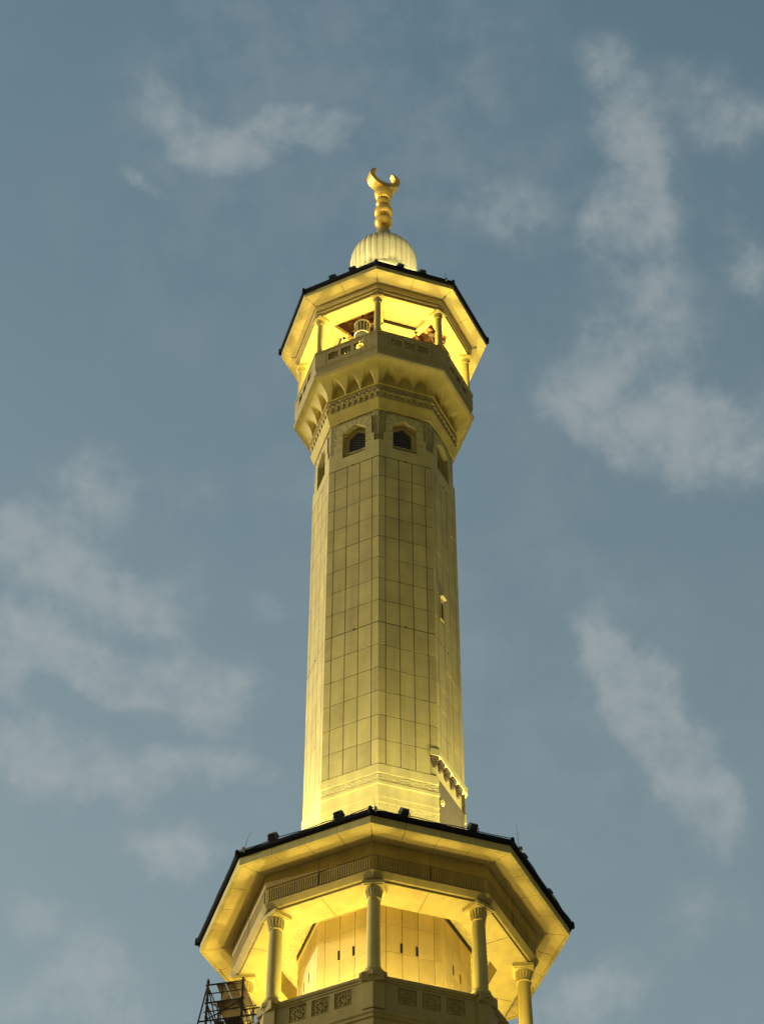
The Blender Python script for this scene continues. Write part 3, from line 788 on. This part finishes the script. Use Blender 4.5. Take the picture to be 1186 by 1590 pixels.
UPP = [(-0.5, -0.22, 'black floodlight on the upper roof edge against sky, left of the dome'),
       (-0.5, 0.34, 'black floodlight on the upper roof edge under the left side of the dome'),
       (0.5, -0.36, 'black floodlight on the upper roof edge in front of the right side of the dome'),
       (0.5, 0.22, 'black floodlight on the upper roof edge against sky, right of the dome')]
for k, f, lb in UPP: flood(k, f, 4.62, 28.52, lb, GU, 1.0)
for k in FACES:
    if abs(k) > 3: continue
    for f in (-0.5, 0.5):
        e = 6.52 * C8 * T8; p = fpt(k, f * e, 6.40 * C8, -4.45) + Zv
        spot('roof_lamp', p, fpt(k, f * e * 0.7, 3.0, 16) + Zv, P_ROOF_LOW * {-2.5: 2.4, -1.5: 1.2, -0.5: 0.72, 0.5: 0.62, 1.5: 1.0, 2.5: 2.4}[k], 140, 1.0, 0.15, FLOOD_COL)
    for f in (-0.3, 0.3):
        e = 4.6 * C8 * T8; p = fpt(k, f * e, 4.5 * C8, 28.9) + Zv
        spot('roof_lamp', p, fpt(k, 0, 1.2, 34.5) + Zv, P_ROOF_UP, 120, 1.0, 0.15, FLOOD_COL)

# ------------------------------------------------------------------ small things on the roofs and in the balconies
def rod(k, f, R, z, h, lean, label, group):
    e = R * C8 * T8; p = fpt(k, f * e, R * C8, z) + Zv; bm = new(); bm2 = new()
    tube(bm, (0, 0, 0.0), (lean * .3, 0, h * .45), .010, 5, .008); tube(bm, (lean * .3, 0, h * .45), (lean, 0, h), .008, 5, .004)
    o = obj('lightning_rod', bm, M_black, None, loc=p); o.rotation_euler = (0, 0, PHI + k * K8)
    box(bm2, (0, -.06, -.04), (.07, .10, .16)); obj('clamp', bm2, M_lat, o)
    tag(o, label, 'lightning rod', group)
GR = 'thin lightning rods on the roof edges'
rod(-0.5, -0.88, 6.62, -4.85, 0.72, 0.22, 'thin leaning lightning rod at the left front corner of the lower roof', GR)
rod(0.5, -0.93, 6.62, -4.85, 0.62, -0.10, 'thin lightning rod beside the front corner of the lower roof', GR)
rod(1.5, -0.80, 6.62, -4.85, 0.95, -0.16, 'thin lightning rod at the right front corner of the lower roof', GR)
rod(0.5, 0.80, 4.70, 28.5, 0.62, -0.03, 'thin lightning rod near the right front corner of the upper roof', GR)
def edge_cable(R, z, label):
    bm = new(); last = None
    for k in FACES:
        e = R * C8 * T8
        for i in range(13):
            t = -e + 2 * e * i / 12; p = fpt(k, t, R * C8 + random.uniform(-.015, .015), z - 0.05 * math.sin(math.pi * ((i % 4) / 4)) ** 2 + random.uniform(-.008, .008)) + Zv
            if last is not None and (p - last).length > 1e-3: tube(bm, last, p, 0.016, 5)
            last = p
    tag(obj('lamp_cable', bm, M_black), label, 'cable')
edge_cable(6.60, -4.78, 'thin black lamp cable lying along the edge of the lower roof')
# louvred drum hanging in the open bay of the upper ceiling
p = fpt(-0.5, 0.20, 2.50, 26.12) + Zv
dr = thing('siren_drum', p, 'white drum with dark upright louvres hanging in the dark bay of the upper balcony', 'siren')
bm = new(); lathe(bm, [(0, 0), (.30, 0), (.34, .05), (.34, .12), (.27, .13), (.27, .72), (.34, .73), (.34, .85), (.2, .95), (0, .97)], 32); obj('drum_shell', bm, M_black, dr, smooth=True)
bm = new()
for i in range(14):
    a = 2 * math.pi * i / 14; box(bm, (.32 * math.cos(a), .32 * math.sin(a), .43), (.05, .045, .62), Matrix.Rotation(a, 3, 'Z'))
lathe(bm, [(.345, .02), (.365, .06), (.345, .12), (.32, .12), (.32, .02), (.345, .02)], 32); lathe(bm, [(.345, .74), (.365, .80), (.345, .87), (.32, .87), (.32, .74), (.345, .74)], 32)
obj('louvre_ring', bm, M_white, dr)
bm = new(); tube(bm, (0, 0, .95), (0, 0, 2.5), .05, 8); obj('hanger', bm, M_black, dr)
# pipes, boxes and cable in the other open bay
p = fpt(1.5, -0.35, 2.70, 26.75) + Zv
eq = thing('equipment_rack', p, 'jumble of orange and dark equipment under the right bay of the upper ceiling', 'equipment', rz=R_(30))
bm = new(); box(bm, (0, .1, 1.05), (.9, .3, .6)); box(bm, (.34, -.1, .55), (.3, .3, .4)); obj('cabinet', bm, M_orange, eq)
bm = new()
for i in range(9): tube(bm, (random.uniform(-.45, .5), random.uniform(-.3, .3), 0.0 + random.uniform(0, .2)), (random.uniform(-.4, .5), random.uniform(-.3, .3), 1.6), .035, 6)
obj('pipe', bm, M_bracket, eq)
bm = new()
for i in range(4): lathe(bm, [(0, 0), (.11, 0), (.13, .06), (.06, .28), (.04, .3), (0, .3)], 14, (-.3 + .22 * i, -.2 + .08 * (i % 2), .1 + .22 * (i % 3)))
obj('horn', bm, M_bracket, eq, smooth=True)

# scaffold standing on the lower stage beside the left of the balcony
sx, sy, sz = -5.10, -1.9, 60.165 - 16.0
sc = thing('scaffold_tower', (sx, sy, sz), 'rusty steel scaffold tower with wooden platforms left of the lower balcony', 'scaffold', rz=R_(-12))
H = 7.15; W2, D2 = 0.60, 0.70
def pole(a, b, r=0.036, name='tube', m=M_rust):
    bm = new(); tube(bm, a, b, r, 7); obj(name, bm, m, sc)
hs = {(-1, -1): H + 0.1, (1, -1): H, (1, 1): H - 0.3, (-1, 1): H - 0.2}
for (x, y), h in hs.items():
    bm = new(); tube(bm, (x * W2, y * D2, 0), (x * W2, y * D2, h), .042, 8)
    for i in range(9): lathe(bm, [(.042, 0), (.06, .01), (.06, .06), (.042, .07)], 8, (x * W2, y * D2, h - .15 - i * .7))
    obj('standard', bm, M_rust, sc)
for i in range(9):
    z = H - 0.12 - 0.72 * i
    if z < 0.3: break
    bm = new()
    for y in (-D2, D2): tube(bm, (-W2 - (.25 if i % 3 == 2 else .08), y, z), (W2 + (.95 if i % 3 == 2 else .08), y, z), .03, 7)
    obj('ledger', bm, M_rust, sc)
    bm = new()
    for x in (-W2, W2): tube(bm, (x, -D2 - .1, z - .06), (x, D2 + .1, z - .06), .028, 7)
    obj('transom', bm, M_rust, sc)
    bm = new()
    for q in range(3): box(bm, (-.16 + .29 * q + random.uniform(-.02, .02), random.uniform(-.05, .05), z - .005), (.28, 1.25, .045))
    obj('platform', bm, M_plank, sc)
    bm = new()
    tube(bm, (-W2, -D2, z - .68), (W2 if i % 2 else -W2 + .25, -D2 if i % 2 else D2, z - .04), .024, 6); tube(bm, (-W2 - .02, -D2, z), (-W2 - .02, D2, z - .7), .024, 6)
    tube(bm, (-.12, -D2 + .04, z - .7), (-.12, -D2 + .04, z), .022, 6); tube(bm, (W2, -D2, z), (W2, D2, z - .66), .022, 6); tube(bm, (-W2, D2, z - .1), (W2, D2, z - .7), .022, 6); tube(bm, (-W2 - .1, -D2, z - .36), (W2 + .1, -D2, z - .36), .022, 6)
    obj('brace', bm, M_rust, sc)
bm = new(); tube(bm, (-W2, -D2 + .02, H), (-W2 - .62, -D2 - .1, H - 3.9), .03, 6); tube(bm, (-W2, D2, H - .3), (-W2 - .7, D2, H - 4.5), .028, 6); tube(bm, (-W2 - .62, -D2, H - 1.6), (-W2 - .62, -D2, H - 5), .036, 7); obj('raking_brace', bm, M_rust, sc)
bm = new(); tube(bm, (W2, -D2, H - 2.9), (W2 + 1.15, -D2 + .15, H - 0.9), .03, 6); tube(bm, (W2, -D2, H - 1.3), (W2 + .95, -D2 + .2, H - 1.15), .028, 6); obj('tie_bar', bm, M_rust, sc)
# low pipe rail on the balcony floor behind the left column
rl = thing('pipe_rail', fpt(-0.5, -1.15, 4.15, -11.9) + Zv, 'short pipe guard rail behind the left front column of the lower balcony', 'rail')
bm = new()
for x in (-.75, 0, .75): tube(bm, (x, 0, 0), (x, 0, 1.75), .03, 6)
obj('post', bm, M_rust, rl)
bm = new(); tube(bm, (-.8, 0, 1.55), (.8, 0, 1.55), .025, 6); tube(bm, (-.8, 0, 1.0), (.8, 0, 1.0), .025, 6); obj('rail_bar', bm, M_rust, rl)
